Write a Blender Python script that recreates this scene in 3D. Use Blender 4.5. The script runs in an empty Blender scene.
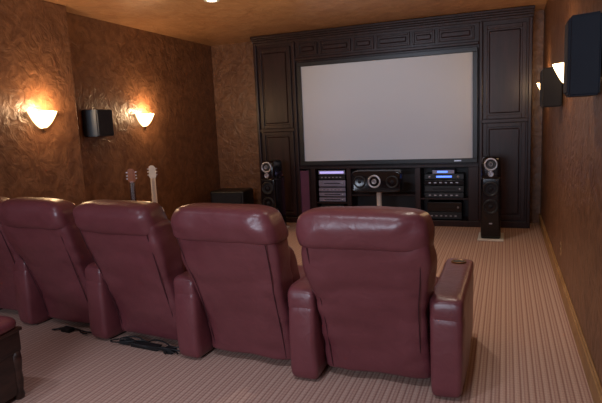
import bpy, bmesh, math, random
from mathutils import Vector, Matrix, noise
random.seed(4)
S=bpy.context.scene
COL=S.collection
S.view_settings.view_transform='Standard'
try: S.view_settings.look='None'
except Exception: pass
S.view_settings.exposure=0.0

def lin(c):
    o=[]
    for v in c[:3]:
        v=v/255.0
        o.append(v/12.92 if v<=0.04045 else ((v+0.055)/1.055)**2.4)
    return (o[0],o[1],o[2],1)

def mat(name,col,rough=0.5,metal=0.0,emit=None,estr=0,bump=0,bscale=20,col2=None,nscale=6,coat=0,spec=0.5,stretch=(1,1,1),detail=4,ramp=(0.35,0.65),bdist=0.02,dist=0.6,cdist=0.0):
    m=bpy.data.materials.new(name); m.use_nodes=True
    nt=m.node_tree; b=nt.nodes['Principled BSDF']
    b.inputs['Base Color'].default_value=lin(col)
    b.inputs['Roughness'].default_value=rough
    b.inputs['Metallic'].default_value=metal
    b.inputs['Specular IOR Level'].default_value=spec
    if coat:
        b.inputs['Coat Weight'].default_value=coat
        b.inputs['Coat Roughness'].default_value=0.25
    if emit:
        b.inputs['Emission Color'].default_value=lin(emit)
        b.inputs['Emission Strength'].default_value=estr
    tc=nt.nodes.new('ShaderNodeTexCoord'); mp=nt.nodes.new('ShaderNodeMapping')
    mp.inputs['Scale'].default_value=stretch
    nt.links.new(tc.outputs['Object'],mp.inputs['Vector'])
    n1=nt.nodes.new('ShaderNodeTexNoise'); n1.inputs['Scale'].default_value=nscale
    n1.inputs['Detail'].default_value=detail; n1.inputs['Roughness'].default_value=0.6
    n1.inputs['Distortion'].default_value=cdist
    nt.links.new(mp.outputs[0],n1.inputs['Vector'])
    if col2 is None:
        col2=tuple(v*0.9 for v in col)
    r=nt.nodes.new('ShaderNodeValToRGB')
    r.color_ramp.elements[0].position=ramp[0]; r.color_ramp.elements[1].position=ramp[1]
    r.color_ramp.elements[0].color=lin(col2); r.color_ramp.elements[1].color=lin(col)
    nt.links.new(n1.outputs['Fac'],r.inputs['Fac'])
    nt.links.new(r.outputs['Color'],b.inputs['Base Color'])
    if bump:
        n2=nt.nodes.new('ShaderNodeTexNoise'); n2.inputs['Scale'].default_value=bscale
        n2.inputs['Detail'].default_value=5; n2.inputs['Distortion'].default_value=dist
        nt.links.new(mp.outputs[0],n2.inputs['Vector'])
        bp=nt.nodes.new('ShaderNodeBump'); bp.inputs['Strength'].default_value=bump
        bp.inputs['Distance'].default_value=bdist
        nt.links.new(n2.outputs['Fac'],bp.inputs['Height'])
        nt.links.new(bp.outputs[0],b.inputs['Normal'])
    return m

# ---------- materials
M_wall=mat('plaster_wall',(130,90,62),0.42,bump=0.7,bscale=6.5,col2=(104,68,45),nscale=6,detail=7,bdist=.022,dist=1.7,cdist=1.3,ramp=(.38,.62))
M_ceil=mat('plaster_ceiling',(178,134,96),0.34,bump=0.6,bscale=6,col2=(156,110,74),nscale=4,detail=7,bdist=.022,dist=1.6,cdist=1.2)
M_base=mat('gold_trim',(172,132,86),0.45,col2=(148,108,64),nscale=5)
M_leather=mat('burgundy_leather',(112,59,64),0.36,bump=0.35,bscale=10,col2=(103,52,57),nscale=3,bdist=.013,dist=1.0,spec=.6)
M_leather_d=mat('burgundy_leather_seam',(66,30,36),0.5)
M_wood=mat('dark_walnut',(52,30,28),0.38,col2=(33,18,17),nscale=3,stretch=(6,6,0.6),detail=6,bump=0.05,bscale=20,spec=.35)
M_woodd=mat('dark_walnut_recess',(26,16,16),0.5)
M_black=mat('black_plastic',(20,19,22),0.4)
M_blackg=mat('black_gloss',(16,15,20),0.18)
M_cloth=mat('speaker_grille',(24,26,36),0.8,bump=0.2,bscale=300)
M_navy=mat('navy_speaker_shell',(14,22,36),0.6,spec=.3)
M_silver=mat('brushed_silver',(200,200,210),0.3,0.7)
M_alum=mat('satin_component_face',(150,146,168),0.4,0.3)
M_screen=mat('projection_screen',(206,212,220),0.95,spec=0.05,col2=(206,212,220))
M_glass=mat('sconce_alabaster',(255,235,200),0.5,emit=(255,212,150),estr=7.0,col2=(250,228,190))
M_brass=mat('antique_brass',(120,84,44),0.4,0.7)
M_lamp=mat('downlight_lens',(255,250,235),0.5,emit=(255,240,215),estr=8)
M_white=mat('white_lacquer',(228,222,214),0.3)
M_blue=mat('blue_display',(60,90,220),0.4,emit=(90,130,255),estr=2.0)
M_lav=mat('lavender_display',(190,180,240),0.4,emit=(190,180,255),estr=0.8)
M_purple=mat('purple_lit_glass',(92,56,72),0.2,emit=(130,76,100),estr=0.08)  # purple light on the glass door put into its colour and faint glow
M_ivory=mat('ivory_plate',(180,140,95),0.4)
M_spruce=mat('guitar_spruce',(150,92,52),0.3,col2=(120,66,34),nscale=4,stretch=(8,1,1))
M_rose=mat('rosewood',(60,34,26),0.4)
M_maple=mat('maple_neck',(236,214,188),0.35)
M_rubber=mat('cable_rubber',(14,14,16),0.6)
M_stoolwood=mat('stool_wood',(60,38,30),0.35,col2=(34,20,16),nscale=4,stretch=(1,1,5))

def carpet():
    m=bpy.data.materials.new('striped_carpet'); m.use_nodes=True
    nt=m.node_tree; b=nt.nodes['Principled BSDF']
    b.inputs['Roughness'].default_value=0.95; b.inputs['Specular IOR Level'].default_value=0.1
    tc=nt.nodes.new('ShaderNodeTexCoord'); sp=nt.nodes.new('ShaderNodeSeparateXYZ')
    nt.links.new(tc.outputs['Object'],sp.inputs[0])
    def math_(op,a,bv=None):
        n=nt.nodes.new('ShaderNodeMath'); n.operation=op
        for i,v in enumerate((a,bv)):
            if v is None: continue
            if isinstance(v,(int,float)): n.inputs[i].default_value=v
            else: nt.links.new(v,n.inputs[i])
        return n.outputs[0]
    fx=math_('FRACT',math_('MULTIPLY',sp.outputs['X'],1/0.08))
    r=nt.nodes.new('ShaderNodeValToRGB'); cr=r.color_ramp; cr.interpolation='LINEAR'
    A=(180,148,133); B=(150,115,103); C=(186,157,142); D=(164,130,117)
    stops=[(0,A),(0.12,A),(0.17,B),(0.25,B),(0.30,C),(0.40,C),(0.44,D),(0.50,D),(0.54,A),(0.66,A),(0.71,B),(0.78,B),(0.83,C),(0.94,C)]
    cr.elements[0].position=0; cr.elements[0].color=lin(A)
    cr.elements[1].position=0.97; cr.elements[1].color=lin(C)
    for p,c in stops[1:-1]:
        e=cr.elements.new(p); e.color=lin(c)
    nt.links.new(fx,r.inputs['Fac'])
    fy=math_('FRACT',math_('MULTIPLY',sp.outputs['Y'],1/0.03))
    dash=math_('GREATER_THAN',fy,0.6)
    n=nt.nodes.new('ShaderNodeTexNoise'); n.inputs['Scale'].default_value=130; n.inputs['Detail'].default_value=3
    nt.links.new(tc.outputs['Object'],n.inputs['Vector'])
    f=math_('ADD',math_('MULTIPLY',n.outputs['Fac'],0.8),0.62)
    f2=math_('SUBTRACT',f,math_('MULTIPLY',dash,0.1))
    mx=nt.nodes.new('ShaderNodeVectorMath'); mx.operation='SCALE'
    nt.links.new(r.outputs['Color'],mx.inputs[0]); nt.links.new(f2,mx.inputs['Scale'])
    nt.links.new(mx.outputs[0],b.inputs['Base Color'])
    bp=nt.nodes.new('ShaderNodeBump'); bp.inputs['Strength'].default_value=0.4; bp.inputs['Distance'].default_value=0.004
    nt.links.new(n.outputs['Fac'],bp.inputs['Height']); nt.links.new(bp.outputs[0],b.inputs['Normal'])
    return m
M_carpet=carpet()

# ---------- geometry helpers
def mk(name,bm,m,smooth=False):
    bmesh.ops.recalc_face_normals(bm,faces=bm.faces)
    me=bpy.data.meshes.new(name); bm.to_mesh(me); bm.free()
    if smooth:
        for p in me.polygons: p.use_smooth=True
    o=bpy.data.objects.new(name,me); COL.objects.link(o)
    if m: me.materials.append(m)
    return o
def box(name,x0,x1,y0,y1,z0,z1,m,bev=0.0,seg=2):
    bm=bmesh.new(); bmesh.ops.create_cube(bm,size=1)
    for v in bm.verts:
        v.co=Vector((x0+(v.co.x+.5)*(x1-x0),y0+(v.co.y+.5)*(y1-y0),z0+(v.co.z+.5)*(z1-z0)))
    if bev>0:
        bmesh.ops.bevel(bm,geom=list(bm.edges),offset=bev,segments=seg,profile=0.5,affect='EDGES')
    o=mk(name,bm,m)
    return o
def group(name,parts,loc=(0,0,0),rz=0,rx=0,ry=0):
    e=bpy.data.objects.new(name,None); COL.objects.link(e)
    e.empty_display_size=0.2
    e.location=loc; e.rotation_euler=(rx,ry,rz)
    for p in parts: p.parent=e
    return e
def lathe(name,prof,m,axis='Z',a0=0,a1=2*math.pi,n=32,loc=(0,0,0),s=(1,1)):
    bm=bmesh.new(); full=abs(a1-a0-2*math.pi)<1e-5
    k=n if full else n+1; rows=[]
    for r,h in prof:
        row=[]
        for i in range(k):
            a=a0+(a1-a0)*i/n
            x=r*math.cos(a)*s[0]; y=r*math.sin(a)*s[1]
            p=(x,y,h) if axis=='Z' else ((x,h,y) if axis=='Y' else (h,x,y))
            row.append(bm.verts.new(Vector(p)+Vector(loc)))
        rows.append(row)
    for j in range(len(rows)-1):
        for i in range(n):
            i2=(i+1)%k
            try: bm.faces.new((rows[j][i],rows[j][i2],rows[j+1][i2],rows[j+1][i]))
            except Exception: pass
    bmesh.ops.remove_doubles(bm,verts=bm.verts,dist=1e-5)
    return mk(name,bm,m,True)
def cat(p0,p1,p2,p3,t):
    return 0.5*((2*p1)+(-p0+p2)*t+(2*p0-5*p1+4*p2-p3)*t*t+(-p0+3*p1-3*p2+p3)*t**3)
def interp(R,st):
    out=[]
    for i in range(len(R)-1):
        a=R[max(i-1,0)];b=R[i];c=R[i+1];d=R[min(i+2,len(R)-1)]
        for k in range(st):
            t=k/st; out.append(tuple(cat(a[q],b[q],c[q],d[q],t) for q in range(len(b))))
    out.append(R[-1]); return out
def loft(name,R,m,axis='Z',n=64,e=5,st=5,amp=0,fr=5,seed=0):
    bm=bmesh.new(); rows=[]
    for (t,cu,cv,hu,hv) in interp(R,st):
        hu=max(hu,.004); hv=max(hv,.004); row=[]
        for i in range(n):
            a=2*math.pi*i/n; c=math.cos(a); s=math.sin(a)
            u=hu*math.copysign(abs(c)**(2/e),c); v=hv*math.copysign(abs(s)**(2/e),s)
            if amp:
                d=noise.noise(Vector(((cu+u)*fr+seed,(cv+v)*fr,t*fr*0.7)))*amp+noise.noise(Vector(((cu+u)*fr*2.2+seed,(cv+v)*fr,t*fr*2.6+9)))*amp*.4
                l=math.hypot(u/hu,v/hv)
                u+=d*(u/hu)/l; v+=d*(v/hv)/l
            p=(cu+u,cv+v,t) if axis=='Z' else (cu+u,t,cv+v)
            row.append(bm.verts.new(p))
        rows.append(row)
    for j in range(len(rows)-1):
        for i in range(n):
            bm.faces.new((rows[j][i],rows[j][(i+1)%n],rows[j+1][(i+1)%n],rows[j+1][i]))
    bm.faces.new(rows[0]); bm.faces.new(rows[-1])
    return mk(name,bm,m,True)
def tube(name,pts,r,m,cyc=False):
    cu=bpy.data.curves.new(name,'CURVE'); cu.dimensions='3D'; cu.bevel_depth=r; cu.bevel_resolution=3
    sp=cu.splines.new('NURBS'); sp.points.add(len(pts)-1); sp.use_endpoint_u=True; sp.order_u=3
    for q,p in zip(sp.points,pts): q.co=(p[0],p[1],p[2],1)
    cu.materials.append(m)
    o=bpy.data.objects.new(name,cu); COL.objects.link(o)
    dg=bpy.context.evaluated_depsgraph_get()
    me=bpy.data.meshes.new_from_object(o.evaluated_get(dg)); me.name=name
    bpy.data.objects.remove(o)
    o=bpy.data.objects.new(name,me); COL.objects.link(o)
    if not me.materials: me.materials.append(m)
    for p in me.polygons: p.use_smooth=True
    return o
def poly(name,pts,y0,y1,m,bev=0):
    bm=bmesh.new(); vs=[bm.verts.new((x,y0,z)) for x,z in pts]; f=bm.faces.new(vs)
    r=bmesh.ops.extrude_face_region(bm,geom=[f])
    for v in r['geom']:
        if isinstance(v,bmesh.types.BMVert): v.co.y=y1
    return mk(name,bm,m)

# ---------- room
XL,XN,XR,YB,YF,H=-4.85,-4.62,0.49,-2.6,8.5,3.04
box('floor',XL-.1,XR+.1,YB-.1,YF+.1,-0.1,0,M_carpet)
box('ceiling',XL-.1,XR+.1,YB-.1,YF+.1,H,H+.1,M_ceil)
box('wall_left',XL-.1,XL,4.92,YF,0,H,M_wall)
box('wall_left_near',XL-.1,XN,YB,4.92,0,H,M_wall,0.012)
box('wall_right',XR,XR+.1,YB,YF,0,H,M_wall)
box('wall_front',XL-.1,XR+.1,YF,YF+.1,0,H,M_wall)
box('wall_back',XL-.1,XR+.1,YB-.1,YB,0,H,M_wall)
def baseb(name,x0,x1,y0,y1,side):
    t=0.02
    if side=='r': a=box(name,x1-t,x1,y0,y1,0,.13,M_base,.004)
    elif side=='l': a=box(name,x0,x0+t,y0,y1,0,.13,M_base,.004)
    else: a=box(name,x0,x1,y1-t,y1,0,.13,M_base,.004)
    return a
baseb('baseboard_right',0,XR,YB,YF,'r')
box('trim_1',XR-.012,XR,YB,YF,.13,.155,M_base,.004)
baseb('baseboard_left',XL,0,4.94,YF-.02,'l')
baseb('baseboard_left_near',XN,0,YB,4.92,'l')
baseb('baseboard_front',XL+.02,-3.86,YF-.1,YF,'f')

# ---------- built-in cabinet
P=[]
def rp(x0,x1,z0,z1,y=8.1,w=.055):
    n=len(P)
    P.append(box('door_slab_%d'%n,x0,x1,y-.012,y+.01,z0,z1,M_wood))
    P.append(box('stile_%d'%(n+1),x0,x0+w,y-.03,y,z0,z1,M_wood,.005))
    P.append(box('stile_%d'%(n+2),x1-w,x1,y-.03,y,z0,z1,M_wood,.005))
    P.append(box('rail_%d'%(n+3),x0+w,x1-w,y-.029,y,z0,z0+w,M_wood,.005))
    P.append(box('rail_%d'%(n+4),x0+w,x1-w,y-.029,y,z1-w,z1,M_wood,.005))
    g=.022
    P.append(box('raised_panel_%d'%(n+5),x0+w+g,x1-w-g,y-.028,y,z0+w+g,z1-w-g,M_wood,.014,1))
CX0,CX1=-3.84,0.335
P.append(box('column_body_l',CX0,-3.17,8.1,8.49,0,2.96,M_wood))
P.append(box('column_body_r',-.36,CX1,8.1,8.49,0,2.96,M_wood))
P.append(box('upper_body',-3.17,-.36,8.1,8.49,.93,2.96,M_wood))
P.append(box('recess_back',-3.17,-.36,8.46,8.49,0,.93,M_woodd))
P.append(box('recess_floor',-3.17,-.36,8.1,8.46,0,.09,M_wood))
P.append(box('recess_head',-3.17,-.36,8.085,8.46,.885,.93,M_wood,.004))
for i,(a,b) in enumerate([(-2.95,-2.86),(-2.34,-2.27),(-1.27,-1.19),(-.5,-.36),(-3.17,-3.15)]):
    P.append(box('divider_%d'%i,a,b,8.085,8.46,.09,.885,M_wood,.004))
P.append(box('plinth',CX0-.015,CX1+.0,8.07,8.2,0,.09,M_wood,.006))
for i,(dy,z0,z1) in enumerate([(.02,2.9,2.94),(.035,2.94,2.97),(.055,2.97,3.0),(.07,3.0,3.035)]):
    P.append(box('crown_%d'%i,CX0-dy*.3,CX1+dy*.3,8.1-dy,8.49,z0,z1,M_wood,.006))
for (a,b) in [(-3.76,-3.2),(-.30,.26)]:
    rp(a,b,1.56,2.84); rp(a,b,.12,1.50)
    P.append(box('mid_rail_%d'%len(P),a-.03,b+.03,8.06,8.1,1.505,1.555,M_wood,.006))
for x in (CX0,-3.17,-.355,CX1-.05):
    P.append(box('pilaster_%d'%len(P),x,x+.05,8.065,8.1,.09,2.9,M_wood,.01))
# frieze: alternating long and short raised panels
xs=-3.08; ws=[.34,.52,.34,.52,.34,.52]; tot=sum(ws); sc=2.68/tot
for w_ in ws:
    w_*=sc
    rp(xs+.02,xs+w_-.02,2.68,2.86,w=.03); xs+=w_
P.append(box('frieze_bead',-3.12,-.36,8.06,8.1,2.60,2.645,M_wood,.01))
P.append(box('shelf_1',-2.86,-2.34,8.12,8.46,.32,.345,M_wood))
P.append(box('shelf_2',-1.19,-.5,8.12,8.46,.40,.42,M_wood))
P.append(box('shelf_3',-2.27,-1.27,8.12,8.46,.45,.47,M_wood))
P.append(box('glass_door',-3.14,-2.96,8.09,8.1,.12,.86,M_purple,.003))
P.append(box('glass_door_frame_l',-3.15,-3.13,8.07,8.1,.1,.88,M_wood,.003))
P.append(box('glass_door_frame_r',-2.97,-2.95,8.07,8.1,.1,.88,M_wood,.003))
group('built_in_cabinet',P)

# ---------- projection screen
sx0,sx1,sz0,sz1=-3.06,-.37,.955,2.56; f=.065
P=[box('screen_fabric',sx0+f-.01,sx1-f+.01,8.0,8.01,sz0+f-.01,sz1-f+.01,M_screen),
   box('frame_top',sx0,sx1,7.98,8.04,sz1-f,sz1,M_black,.006),
   box('frame_bottom',sx0,sx1,7.98,8.04,sz0,sz0+f,M_black,.006),
   box('frame_left',sx0,sx0+f,7.981,8.04,sz0+f,sz1-f,M_black,.004),
   box('frame_right',sx1-f,sx1,7.981,8.04,sz0+f,sz1-f,M_black,.004),
   box('mount',sx0+.3,sx1-.3,8.012,8.07,1.2,2.3,M_black),
   box('badge',sx1-.32,sx1-.22,7.977,7.981,sz0+.025,sz0+.04,M_silver)]
group('projection_screen',P)

# ---------- av equipment
def component(x0,x1,z0,z1,y,face,kind,i):
    ps=[box('chassis_%d'%i,x0,x1,y+.01,y+.27,z0,z1,M_black),
        box('face_%d'%i,x0-.003,x1+.003,y-.008,y+.012,z0+.005,z1-.003,face,.004)]
    w=x1-x0; zc=(z0+z1)/2
    if kind=='disp':
        ps.append(box('display_%d'%i,x0+w*.3,x0+w*.7,y-.011,y-.006,zc-.012,zc+.014,M_blue))
        for k,fx in enumerate((.12,.86)):
            ps.append(lathe('knob_%d_%d'%(i,k),[(0,-.02),(.018,-.02),(.02,0)],M_silver,'Y',loc=(x0+w*fx,y-.006,zc),n=20))
    elif kind=='lit':
        ps.append(box('display_%d'%i,x0+.02,x1-.02,y-.011,y-.006,z0+.02,z1-.02,M_lav))
    elif kind=='btn':
        for k in range(6):
            ps.append(box('button_%d_%d'%(i,k),x0+w*(.1+.14*k),x0+w*(.16+.14*k),y-.012,y-.006,zc-.008,zc+.008,M_silver))
    elif kind=='slot':
        ps.append(box('tray_%d'%i,x0+w*.2,x0+w*.8,y-.010,y-.006,zc-.004,zc+.006,M_blackg))
        ps.append(lathe('knob_%d'%i,[(0,-.02),(.014,-.02),(.016,0)],M_silver,'Y',loc=(x0+w*.9,y-.006,zc),n=16))
    return ps
P=[]
for i,(z0,z1,fc,k) in enumerate([(.347,.42,M_alum,'slot'),(.43,.50,M_alum,'slot'),(.51,.58,M_alum,'btn'),(.59,.70,M_alum,'slot'),(.71,.775,M_black,'btn'),(.785,.86,M_alum,'lit')]):
    P+=component(-2.82,-2.38,z0,z1,8.14,fc,k,i)
group('hifi_component_stack',P)
P=[]
for i,(z0,z1,fc,k) in enumerate([(.422,.50,M_black,'btn'),(.51,.60,M_black,'slot'),(.61,.69,M_blackg,'btn'),(.70,.78,M_black,'disp')]):
    P+=component(-1.13,-.57,z0,z1,8.15,fc,k,i)
P.append(box('set_top_unit',-1.02,-.7,8.15,8.38,.782,.84,M_alum,.005))
P.append(box('set_top_display',-.95,-.8,8.146,8.151,.80,.825,M_blue))
group('av_receiver_stack',P)
P=[]
for i,(z0,z1,fc,k) in enumerate([(.092,.20,M_black,'btn'),(.205,.35,M_blackg,'slot')]):
    P+=component(-1.1,-.6,z0,z1,8.16,fc,k,i)
group('power_amplifier_stack',P)
P=[]
for i,(z0,z1,fc,k) in enumerate([(.092,.2,M_black,'btn'),(.2,.30,M_black,'slot')]):
    P+=component(-2.8,-2.42,z0,z1,8.16,fc,k,i)
group('disc_player_stack',P)

# ---------- speakers
def driver(name,x,y,z,r,ring,cone):
    o=[lathe(name+'_ring',[(r*.74,0),(r*.78,-.014),(r*.95,-.016),(r,-.006),(r,.004)],ring,'Y',loc=(x,y,z),n=40),
       lathe(name+'_cone',[(r*.82,-.006),(r*.7,.002),(r*.3,.006),(r*.26,-.004),(r*.12,-.014),(0,-.018)],cone,'Y',loc=(x,y,z),n=40)]
    return o
def tower(loc,rz):
    P=[box('plinth',-.16,.16,-.22,.24,.0,.025,M_white,.008),
       box('plinth_riser',-.11,.11,-.16,.18,.025,.06,M_black,.004),
       loft('cabinet',[(.06,0,.02,.12,.20),(.07,0,.02,.125,.205),(.5,0,.02,.125,.205),(.80,0,.02,.123,.20),(.815,0,.02,.115,.19)],M_blackg,e=9,st=3),
       loft('head',[(.82,0,.0,.11,.17),(.83,0,.0,.12,.185),(1.0,0,.0,.118,.18),(1.06,0,.01,.108,.165),(1.085,0,.02,.085,.13),(1.09,0,.03,.03,.06)],M_blackg,e=6,st=4)]
    P+=driver('midrange',0,-.19,.995,.082,M_silver,M_black)
    P+=driver('phase_plug',0,-.204,.995,.026,M_silver,M_silver)
    P+=driver('tweeter',0,-.192,.87,.036,M_silver,M_silver)
    P+=driver('woofer_a',0,-.187,.68,.095,M_black,M_cloth)
    P+=driver('woofer_b',0,-.187,.45,.095,M_black,M_cloth)
    P.append(box('badge',-.02,.02,-.19,-.184,.22,.235,M_silver))
    return group('tower_speaker',P,loc,rz)
tower((-.17,7.37,0),math.radians(0))
tower((-3.34,7.45,0),math.radians(0))
P=[loft('cabinet',[(-.2,0,.75,.33,.13),(-.19,0,.75,.355,.155),(.0,0,.75,.36,.16),(.14,0,.75,.34,.14),(.15,0,.75,.31,.12)],M_blackg,axis='Y',e=8,st=3)]
P+=driver('midrange',-.02,-.2,.755,.095,M_silver,M_black)
P+=driver('tweeter',-.02,-.215,.755,.035,M_silver,M_silver)
P+=driver('woofer_l',-.235,-.2,.75,.09,M_black,M_cloth)
P+=driver('woofer_r',.235,-.2,.75,.09,M_black,M_cloth)
P+=[lathe('stand_pole',[(0,.02),(.05,.02),(.038,.06),(.034,.3),(.038,.57),(.06,.6),(0,.6)],M_white,n=24),
    box('stand_base',-.26,.26,-.17,.17,0,.025,M_blackg,.008)]
group('center_speaker',P,(-1.72,7.62,0))
P=[box('cabinet',-.3,.3,-.24,.24,.04,.57,M_black,.03,4),
   box('grille',-.26,.26,-.255,-.235,.08,.53,M_cloth,.008)]
for k,(x,y) in enumerate([(-.24,-.18),(.24,-.18),(-.24,.18),(.24,.18)]):
    P.append(lathe('foot_%d'%k,[(0,0),(.025,0),(.03,.045),(0,.045)],M_rubber,loc=(x,y,0),n=16))
group('subwoofer',P,(-4.32,7.95,0),math.radians(6))

def wallspk(loc,rz,w,h,d,m):
    def trap(name,w0,w1,y0,y1,hh,mm,bev):
        bm=bmesh.new(); vs=[]
        for z in (-hh/2,hh/2):
            for x,y in ((-w0/2,y0),(w0/2,y0),(w1/2,y1),(-w1/2,y1)): vs.append(bm.verts.new((x,y,z)))
        for q in ((0,1,2,3),(4,5,6,7),(0,1,5,4),(1,2,6,5),(2,3,7,6),(3,0,4,7)): bm.faces.new([vs[i] for i in q])
        bmesh.ops.bevel(bm,geom=list(bm.edges),offset=bev,segments=3,affect='EDGES')
        return mk(name,bm,mm)
    P=[trap('shell',w,w*.62,0,-d,h,m,.01),
       box('front_grille',-w*.28,w*.28,-d-.008,-d+.004,-h*.45,h*.45,M_cloth,.004),
       box('bracket',-.05,.05,-.004,.012,-.08,.08,M_black)]
    return group('wall_speaker',P,loc,rz)
wallspk((XL+.012,5.44,1.735),math.radians(90),.46,.33,.16,M_black)
wallspk((XR-.012,3.5,1.91),math.radians(-90),.34,.44,.15,M_navy)
wallspk((XR-.012,5.68,1.84),math.radians(-90),.42,.36,.16,M_black)

# ---------- sconces
def sconce(loc,rz,power):
    prof=[(.012,-.105),(.045,-.095),(.085,-.065),(.12,-.025),(.15,.02),(.172,.058),(.18,.075),(.172,.075),(.142,.02),(.11,-.025),(.07,-.07),(.01,-.09)]
    P=[lathe('bowl',prof,M_glass,a0=math.pi,a1=2*math.pi,n=28,s=(1,.72)),
       box('back_plate',-.05,.05,-.012,0,-.09,.05,M_brass,.004),
       lathe('finial',[(0,-.135),(.01,-.13),(.014,-.12),(.01,-.11),(.018,-.1),(0,-.095)],M_brass,loc=(0,-.014,0),n=16),
       lathe('bulb',[(0,-.03),(.022,-.02),(.028,.01),(.018,.035),(0,.045)],M_lamp,loc=(0,-.06,0),n=16)]
    e=group('wall_sconce',P,loc,rz)
    l=bpy.data.lights.new('sconce_lamp','POINT'); l.energy=power; l.color=(1,.66,.36); l.shadow_soft_size=.05
    o=bpy.data.objects.new('sconce_lamp',l); COL.objects.link(o); o.parent=e; o.location=(0,-.13,.08)
    return e
sconce((XN+.001,4.40,1.79),math.radians(90),26)
sconce((XL+.001,6.44,1.78),math.radians(90),26)
sconce((XR-.001,4.95,1.92),math.radians(-90),12)
sconce((XR-.001,7.35,1.90),math.radians(-90),9)

# ---------- outlet
P=[box('plate',-.006,0,-.036,.036,-.058,.058,M_ivory,.003),
   box('socket_top',-.008,-.005,-.015,.015,.01,.038,M_rose,.001),
   box('socket_bottom',-.008,-.005,-.015,.015,-.038,-.01,M_rose,.001)]
group('wall_outlet',P,(XR,5.34,.36))

# ---------- recliners
def lean(z): return -.15*max(0,(z-.1)/.95)**1.25
def LR(R): return [(z,a,cy+lean(z),hx,hy) for (z,a,cy,hx,hy) in R]
def recliner(loc,rz,arms,seed):
    P=[]
    bk=LR([(.055,0,.235,.31,.085),(.075,0,.23,.326,.105),(.2,0,.215,.33,.115),(.4,0,.185,.333,.12),(.57,0,.155,.338,.122),(.66,0,.14,.352,.128),(.8,0,.115,.366,.135),(.92,0,.098,.368,.134),(1.0,0,.09,.35,.11),(1.03,0,.09,.3,.08)])
    P.append(loft('backrest',bk,M_leather,e=6,st=6,amp=.030,fr=4.5,seed=seed))
    pl=LR([(.905,0,.09,.345,.118),(.915,0,.088,.364,.134),(.94,0,.084,.372,.142),(1.0,0,.080,.374,.145),(1.05,0,.08,.366,.138),(1.09,0,.083,.345,.120),(1.115,0,.086,.305,.092),(1.128,0,.088,.24,.06),(1.132,0,.088,.15,.03)])
    P.append(loft('headrest_pillow',pl,M_leather,e=4.2,st=6,amp=.032,fr=4.6,seed=seed+7))
    for sgn,k in ((-1,'l'),(1,'r')):
        pts=[]
        for (z,_,cy,hx,hy) in bk[1:8]:
            x=sgn*(hx-.05); q=(1-(abs(x)/hx)**6)**(1/6)
            pts.append((x,cy-hy*q-.002,z))
        P.append(tube('back_seam_'+k,pts,.003,M_leather_d))
    P.append(loft('lumbar_cushion',LR([(.42,0,.30,.30,.06),(.46,0,.32,.32,.11),(.62,0,.31,.325,.12),(.78,0,.28,.325,.1),(.84,0,.25,.30,.06)]),M_leather,e=4,st=4))
    P.append(loft('seat_cushion',[(.24,0,.40,.30,.05),(.28,0,.40,.325,.09),(.7,0,.40,.33,.10),(.93,0,.39,.325,.09),(.98,0,.38,.31,.05)],M_leather,axis='Y',e=4,st=4))
    P.append(box('seat_base',-.325,.325,.22,.92,.05,.32,M_leather,.02,3))
    P.append(loft('footrest_panel',[(.08,0,.95,.31,.03),(.11,0,.96,.325,.05),(.36,0,.97,.325,.05),(.40,0,.96,.3,.03)],M_leather,e=4,st=4))
    for sx in (-1,1):
        for yy in (.3,.85):
            P.append(lathe('glide_%d_%d'%(sx,int(yy*100)),[(0,0),(.025,0),(.02,.055),(0,.055)],M_rubber,loc=(sx*.28,yy,0),n=12))
    for ax in arms:
        nm='arm_l' if ax<0 else 'arm_r'
        P.append(loft(nm,[(.0,ax,.27,.065,.19),(.012,ax,.275,.082,.235),(.04,ax,.283,.092,.268),(.12,ax,.29,.096,.279),(.5,ax,.288,.094,.276),(.95,ax,.283,.092,.27),(1.03,ax,.278,.086,.258),(1.05,ax,.27,.07,.22)],M_leather,axis='Y',e=7,st=4,amp=.012,fr=5,seed=seed+ax))
        P.append(loft(nm+'_pad',[(.005,ax,.51,.06,.04),(.03,ax,.525,.088,.07),(.15,ax,.542,.097,.066),(.6,ax,.538,.098,.058),(.98,ax,.535,.096,.05),(1.05,ax,.525,.078,.035),(1.065,ax,.515,.05,.015)],M_leather,axis='Y',e=4.5,st=5,amp=.008,seed=seed))
        P.append(lathe(nm+'_cup_holder',[(.036,.0),(.044,.008),(.052,.006),(.052,-.01)],M_brass,loc=(ax,.90,.59),n=32))
        P.append(lathe(nm+'_cup_well',[(.0,.003),(.04,.004)],M_rubber,loc=(ax,.90,.59),n=32))
        P.append(box(nm+'_plinth',ax-.06,ax+.06,.08,1.0,0,.03,M_rubber))
    return group('theater_recliner',P,loc,rz)
recliner((-.735,2.92,0),0,(-.434,.434),1)
recliner((-1.63,2.965,0),math.radians(-4),(-.434,),12)
recliner((-2.52,3.06,0),math.radians(-6.5),(-.434,),23)
recliner((-3.39,3.16,0),math.radians(-6),(-.434,),34)
recliner((-4.14,3.24,0),math.radians(-2),(-.37,),45)

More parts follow.
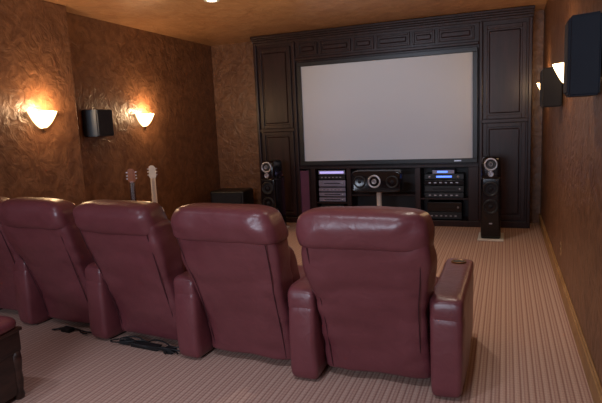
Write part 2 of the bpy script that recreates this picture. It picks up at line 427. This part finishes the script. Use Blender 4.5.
# ---------- guitars
def guitar(loc,rz,acoustic):
    P=[]
    pts=[]
    n=64
    for i in range(n):
        a=2*math.pi*i/n; z=math.sin(a); c=math.cos(a)
        w=(.2 if acoustic else .17)*(1-.16*z)*(1-.28*math.exp(-((z-.25)/.32)**2))
        h=.25 if acoustic else .21
        pts.append((w*math.copysign(abs(c)**.85,c),.36+h*z))
    if not acoustic:
        pts=[(x*(1.0 if x<0 else .97),z+(.05 if (abs(x)>.08 and z>.45) else 0)) for x,z in pts]
    body=M_spruce if acoustic else M_white
    d=.1 if acoustic else .045
    P.append(poly('body',pts,-d/2,d/2,body))
    nk=M_rose if acoustic else M_maple
    P.append(loft('neck',[(.50,0,-d/2-.004,.038,.016),(.6,0,-d/2-.004,.037,.018),(.98,0,-d/2,.033,.016)],nk,e=3,st=3,n=20))
    P.append(poly('headstock',[(-.030,.975),(-.046,1.01),(-.042,1.14),(-.015,1.155),(.02,1.15),(.044,1.12),(.046,1.01),(.030,.975)],-d/2-.008,-d/2+.01,M_spruce if acoustic else M_white))
    for k in range(3):
        for s in (-1,1):
            P.append(box('peg_%d_%d'%(k,s),s*.054-.012,s*.054+.012,-d/2-.004,-d/2+.006,1.02+k*.04,1.036+k*.04,M_silver,.003))
    if acoustic: P.append(lathe('sound_hole',[(0,0),(.045,0),(.052,-.001),(.052,.002)],M_rose,'Y',loc=(0,-d/2-.002,.42),n=32))
    else:
        P.append(box('pickup_a',-.04,.04,-d/2-.008,-d/2,.36,.38,M_black)); P.append(box('pickup_b',-.04,.04,-d/2-.008,-d/2,.43,.45,M_black))
    P.append(box('bridge',-.06,.06,-d/2-.01,-d/2,.26,.28,M_rose,.002))
    for k in range(6):
        x=-.015+.006*k
        P.append(box('string_%d'%k,x-.0008,x+.0008,-d/2-.022,-d/2-.020,.27,1.0,M_silver))
    P+= [tube('stand_leg_a',[(-.02,.1,.6),(-.12,.0,.3),(-.2,-.12,.01)],.009,M_black),
         tube('stand_leg_b',[(.02,.1,.6),(.12,.0,.3),(.2,-.12,.01)],.009,M_black),
         tube('stand_leg_c',[(0,.1,.6),(0,.16,.3),(0,.24,.01)],.009,M_black),
         tube('stand_cradle',[(-.12,-.09,.12),(-.1,.03,.09),(.1,.03,.09),(.12,-.09,.12)],.009,M_black)]
    return group('acoustic_guitar' if acoustic else 'electric_guitar',P,loc,rz,rx=0)
guitar((-4.4,5.5,0),math.radians(35),True)
guitar((-4.42,5.95,0),math.radians(40),False)

# ---------- wooden stool with leather seat (left foreground)
P=[loft('leather_seat',[(.45,0,0,.2,.2),(.465,0,0,.225,.225),(.50,0,0,.225,.225),(.525,0,0,.19,.19),(.53,0,0,.1,.1)],M_leather,e=6,st=4),
   box('apron',-.215,.215,-.215,.215,.30,.455,M_stoolwood,.012,3),
   box('moulding',-.225,.225,-.225,.225,.43,.452,M_stoolwood,.006),
   box('side_panel_a',.185,.205,-.15,.15,.04,.31,M_stoolwood,.004),
   box('side_panel_b',-.205,-.185,-.15,.15,.04,.31,M_stoolwood,.004),
   box('side_panel_c',-.15,.15,-.205,-.185,.04,.31,M_stoolwood,.004),
   box('side_panel_d',-.15,.15,.185,.205,.04,.31,M_stoolwood,.004)]
for k,(x,y) in enumerate([(-.18,-.18),(.18,-.18),(-.18,.18),(.18,.18)]):
    P.append(lathe('leg_%d'%k,[(0,0),(.028,0),(.036,.02),(.03,.05),(.038,.12),(.034,.17),(.042,.24),(.038,.31),(0,.31)],M_stoolwood,loc=(x,y,0),n=20))
group('leather_top_stool',P,(-2.97,2.06,0),math.radians(6))

# ---------- cables under recliners
P=[box('power_strip',-.16,.1,-.03,.03,.0,.035,M_rubber,.006),box('power_brick',.16,.24,-.035,.035,0,.04,M_rubber,.008)]
for k in range(6):
    pts=[(-.32+.08*k,.02,.02)]
    for j in range(6):
        pts.append((-.34+.12*j+random.uniform(-.06,.06),random.uniform(-.07,.07),.008+random.random()*.05))
    P.append(tube('cord_%d'%k,pts,.0055,M_rubber))
group('power_cables',P,(-2.47,3.11,0),math.radians(-6))
P=[box('power_brick',-.06,.04,-.03,.03,0,.035,M_rubber,.006)]
for k in range(3):
    pts=[(-.2+random.uniform(0,.1)+.08*j,random.uniform(-.05,.05),.008+random.random()*.02) for j in range(6)]
    P.append(tube('cord_%d'%k,pts,.005,M_rubber))
group('power_cables',P,(-3.35,3.22,0),math.radians(-6))

# ---------- ceiling downlights
def down(x,y,power,col=(1,.88,.74),ang=110,vis=True):
    P=[lathe('trim_ring',[(.055,-.002),(.06,-.01),(.085,-.008),(.09,0)],M_white,loc=(0,0,0),n=32),
       lathe('lens',[(0,-.003),(.056,-.003)],M_lamp,loc=(0,0,0),n=32)]
    e=group('recessed_downlight',P,(x,y,H))
    l=bpy.data.lights.new('downlight_lamp','SPOT'); l.energy=power; l.color=col; l.spot_size=math.radians(ang); l.spot_blend=.7; l.shadow_soft_size=.06
    o=bpy.data.objects.new('downlight_lamp',l); COL.objects.link(o); o.parent=e; o.location=(0,0,-.03)
down(-3.12,5.55,35); down(-1.0,5.55,85); down(-3.12,1.2,50,(.80,.84,1)); down(-1.2,1.5,100,(.82,.85,1),90)
down(-.35,3.9,55,ang=95)
def area(name,loc,target,sx,sy,e,col):
    l=bpy.data.lights.new(name,'AREA'); l.shape='RECTANGLE'; l.size=sx; l.size_y=sy; l.energy=e; l.color=col
    o=bpy.data.objects.new(name,l); COL.objects.link(o); o.location=loc
    o.rotation_euler=(Vector(target)-Vector(loc)).to_track_quat('-Z','Y').to_euler()
area('cool_rear_fill',(-1.6,-2.3,2.0),(-2.2,5,1.0),2.2,1.6,140,(.72,.82,1))  # unseen cool area light added behind the camera; no doorway modelled
area('ceiling_fill',(-2.2,5.0,1.9),(-2.2,5.2,3.0),3.5,3.0,21,(1,.80,.54))  # unseen upward fill added, standing in for light bounced onto the ceiling
l=bpy.data.lights.new('screen_fill_spot','SPOT'); l.energy=160; l.color=(.66,.78,1); l.spot_size=math.radians(34); l.spot_blend=.9; l.shadow_soft_size=.1  # unseen spot added to brighten the screen; no projector modelled
o=bpy.data.objects.new('screen_fill_spot',l); COL.objects.link(o); o.location=(-1.7,2.6,2.85)
o.rotation_euler=(Vector((-1.7,8,1.65))-o.location).to_track_quat('-Z','Y').to_euler()

w=bpy.data.worlds.new('world'); S.world=w; w.use_nodes=True
w.node_tree.nodes['Background'].inputs[0].default_value=(.5,.45,.45,1)
w.node_tree.nodes['Background'].inputs[1].default_value=0.1

# ---------- camera
cd=bpy.data.cameras.new('camera'); cd.sensor_width=36; cd.lens=533/602*36; cd.sensor_fit='HORIZONTAL'; cd.clip_start=.05
cam=bpy.data.objects.new('camera',cd); COL.objects.link(cam)
bx=Vector((.934,.355,-.0451)).normalized(); bz=Vector((.3571,-.923,.1422)).normalized()
by=bz.cross(bx).normalized(); bx=by.cross(bz).normalized()
mt=Matrix((bx,by,bz)).transposed().to_4x4(); mt.translation=Vector((0,0,1.6))
cam.matrix_world=mt
S.camera=cam
